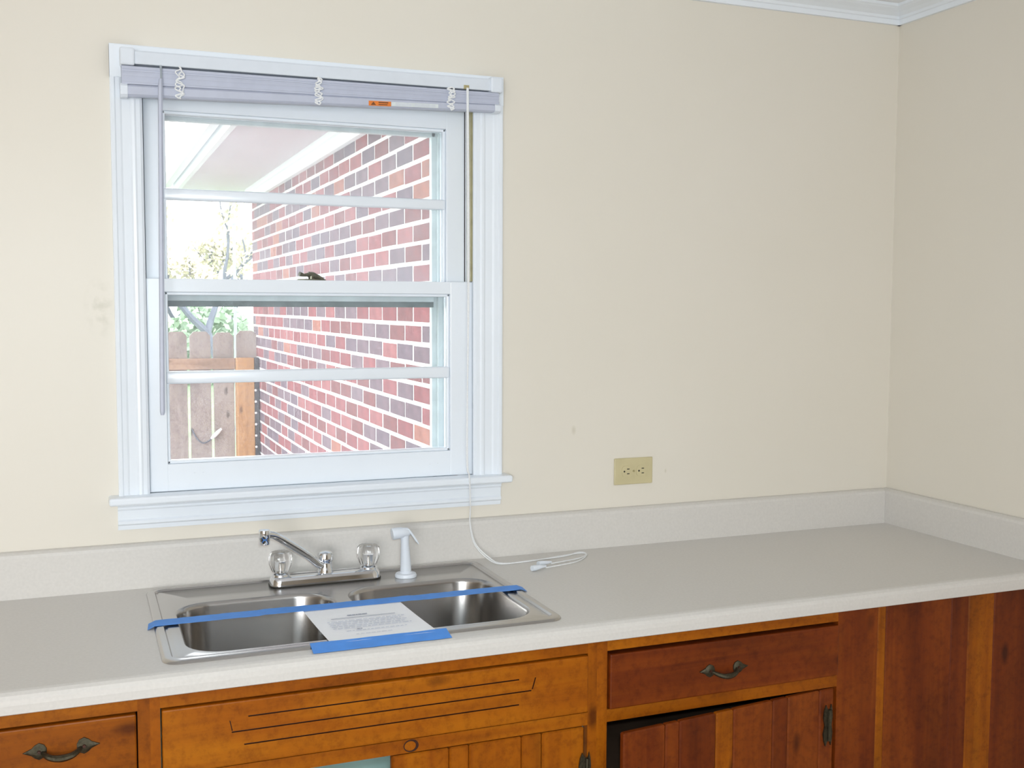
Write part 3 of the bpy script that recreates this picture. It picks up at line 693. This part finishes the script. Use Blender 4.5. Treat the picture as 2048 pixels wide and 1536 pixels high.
ZD0, ZD1 = .7225, .8425

# left unit
ca = thing('base_cabinet', (-2.34, -.31, 0), 'left base cabinet with one honey-pine drawer, left of the sink cabinet', 'cabinet', 'pine base cabinets under the counter')
carcass(ca, -2.52, -2.179, 'cabinet_inside')
frame(ca, [(-2.52, -2.458), (-2.199, -2.178)], [(-2.458, -2.199, .845, .8755), (-2.458, -2.199, .692, .719), (-2.458, -2.199, .10, .13)])
dr = obj('drawer', box(B(), -2.455, -2.2015, YFACE - .008, -.606, ZD0, ZD1, .003), 'pine_h', ca); ORG[dr.name] = origin(ca)
pull(dr, -2.324, YFACE - .008, .800, 1.0)
plank_door(ca, -2.455, -2.2015, .135, .688, YFACE + .002, [-2.37, -2.285], 'pine_v')

# sink unit
cb = thing('sink_cabinet', (-1.735, -.31, 0), 'sink base cabinet with grooved false drawer front', 'cabinet', 'pine base cabinets under the counter')
carcass(cb, -2.177, -1.291, 'teal_cabinet_paint')
frame(cb, [(-2.178, -2.1605), (-1.311, -1.290)], [(-2.1605, -1.311, .845, .8755), (-2.1605, -1.311, .692, .719), (-2.1605, -1.311, .10, .13)])
ff = obj('false_front', box(B(), -2.158, -1.3135, YFACE - .008, -.606, ZD0, ZD1, .003), 'pine_h', cb); ORG[ff.name] = origin(cb)
g = B()
def gbox(x0, x1, z, h=.0026): box(g, x0, x1, YFACE - .02, YFACE - .0035, z - h / 2, z + h / 2)
gbox(-2.007, -1.469, .812); gbox(-2.037, -1.442, .786); gbox(-2.015, -1.469, .760)
c = g
for v in box(B(), -.0014, .0014, YFACE - .02, YFACE - .0035, 0, .030).verts: pass
def slant(xa, za, xb, zb_, w=.0026):
    rings(g, [[(xa - w / 2, YFACE - .02, za), (xa + w / 2, YFACE - .02, za), (xa + w / 2, YFACE - .0035, za), (xa - w / 2, YFACE - .0035, za)], [(xb - w / 2, YFACE - .02, zb_), (xb + w / 2, YFACE - .02, zb_), (xb + w / 2, YFACE - .0035, zb_), (xb - w / 2, YFACE - .0035, zb_)]])
slant(-1.440, .7885, -1.433, .812); slant(-2.036, .7885, -2.040, .808, .0018)
for v in g.verts: v.co -= origin(cb)
tmp = ff.parent; ff.parent = None; ff.location = (0, 0, 0); cut(ff, g, 'wood_knot_stain'); ff.parent = tmp
plank_door(cb, -1.733, -1.3165, .135, .688, YFACE + .002, [-1.614, -1.572, -1.458, -1.413], 'pine_v', extra=lambda d: hinge(d, -1.3135, .535, .635, YFACE - .001))
def knot(cx, cz, w, h, y, parent):
    e = lambda k: [(cx + w * k * cos(t * pi / 10), cz + h * k * sin(t * pi / 10)) for t in range(20)]
    b = B(); rings(b, [[(x, y + .002, z) for x, z in e(1)], [(x, y - .0003, z) for x, z in e(.97)]]); obj('knot', b, 'wood_knot_stain', parent)
    b = B(); rings(b, [[(x - w * .12, y + .002, z) for x, z in e(.74)], [(x - w * .12, y - .0006, z) for x, z in e(.72)]]); obj('knot_heart', b, 'pine_v', parent)
knot(-1.694, .7055, .016, .0132, YFACE + .0004, cb)
xh, yh = -2.156, YFACE
plank_door(cb, -2.156, -1.737, .135, .688, YFACE + .002, [-2.05, -1.945, -1.84], 'pine_v', Matrix.Translation((xh, yh, 0)) @ Matrix.Rotation(radians(-100), 4, 'Z') @ Matrix.Translation((-xh, -yh, 0)))

# right unit
cc = thing('base_cabinet', (-.93, -.31, 0), 'right base cabinet with a reddish drawer and a plank door standing ajar', 'cabinet', 'pine base cabinets under the counter')
carcass(cc, -1.289, -.56, 'cabinet_inside')
frame(cc, [(-1.290, -1.266)], [(-1.266, -.6725, .845, .8755), (-1.266, -.6725, .692, .719), (-1.266, -.6725, .10, .13)])
boxo('stile', 'red_pine_v', cc, -.6725, -.5585, YFACE, -.604, .10, .8755, bev=.001)
dr = obj('drawer', box(B(), -1.2625, -.6755, YFACE - .008, -.606, ZD0 - .002, ZD1 - .004, .003), 'red_pine_h', cc); ORG[dr.name] = origin(cc)
pull(dr, -.985, YFACE - .008, .775, 1.0)
xh, yh = -.690, YFACE
def dx(d):
    hinge(d, -.6925, .555, .652, YFACE + .001)
    pull(d, -1.225, YFACE + .002, .555, .9, True)
plank_door(cc, -1.262, -.6755, .135, .688, YFACE + .002, [-1.155, -1.118, -1.02, -.972, -.86, -.815, -.72], ['red_pine_v', 'red_pine_v', 'red_pine_v', 'pine_v', 'red_pine_v', 'red_pine_v', 'red_pine_v', 'red_pine_v'], Matrix.Translation((xh, yh, 0)) @ Matrix.Rotation(radians(6.5), 4, 'Z') @ Matrix.Translation((-xh, -yh, 0)), dx)
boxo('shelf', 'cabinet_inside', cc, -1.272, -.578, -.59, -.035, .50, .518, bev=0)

# corner filler of wide boards
cp = thing('corner_panel', (-.28, -.615, 0), 'dark knotty pine board panel filling the corner under the counter', 'panel')
for x0, x1, m in ((-.557, -.534, 'pine_v'), (-.5335, -.336, 'red_pine_v'), (-.3355, -.282, 'red_pine_v'), (-.2815, -.2, 'pine_v'), (-.1995, -.001, 'red_pine_v')):
    obj('plank', box(B(), x0, x1, YFACE + random.uniform(0, .001), -.606, .0, .8755, .0025, 1), m, cp)
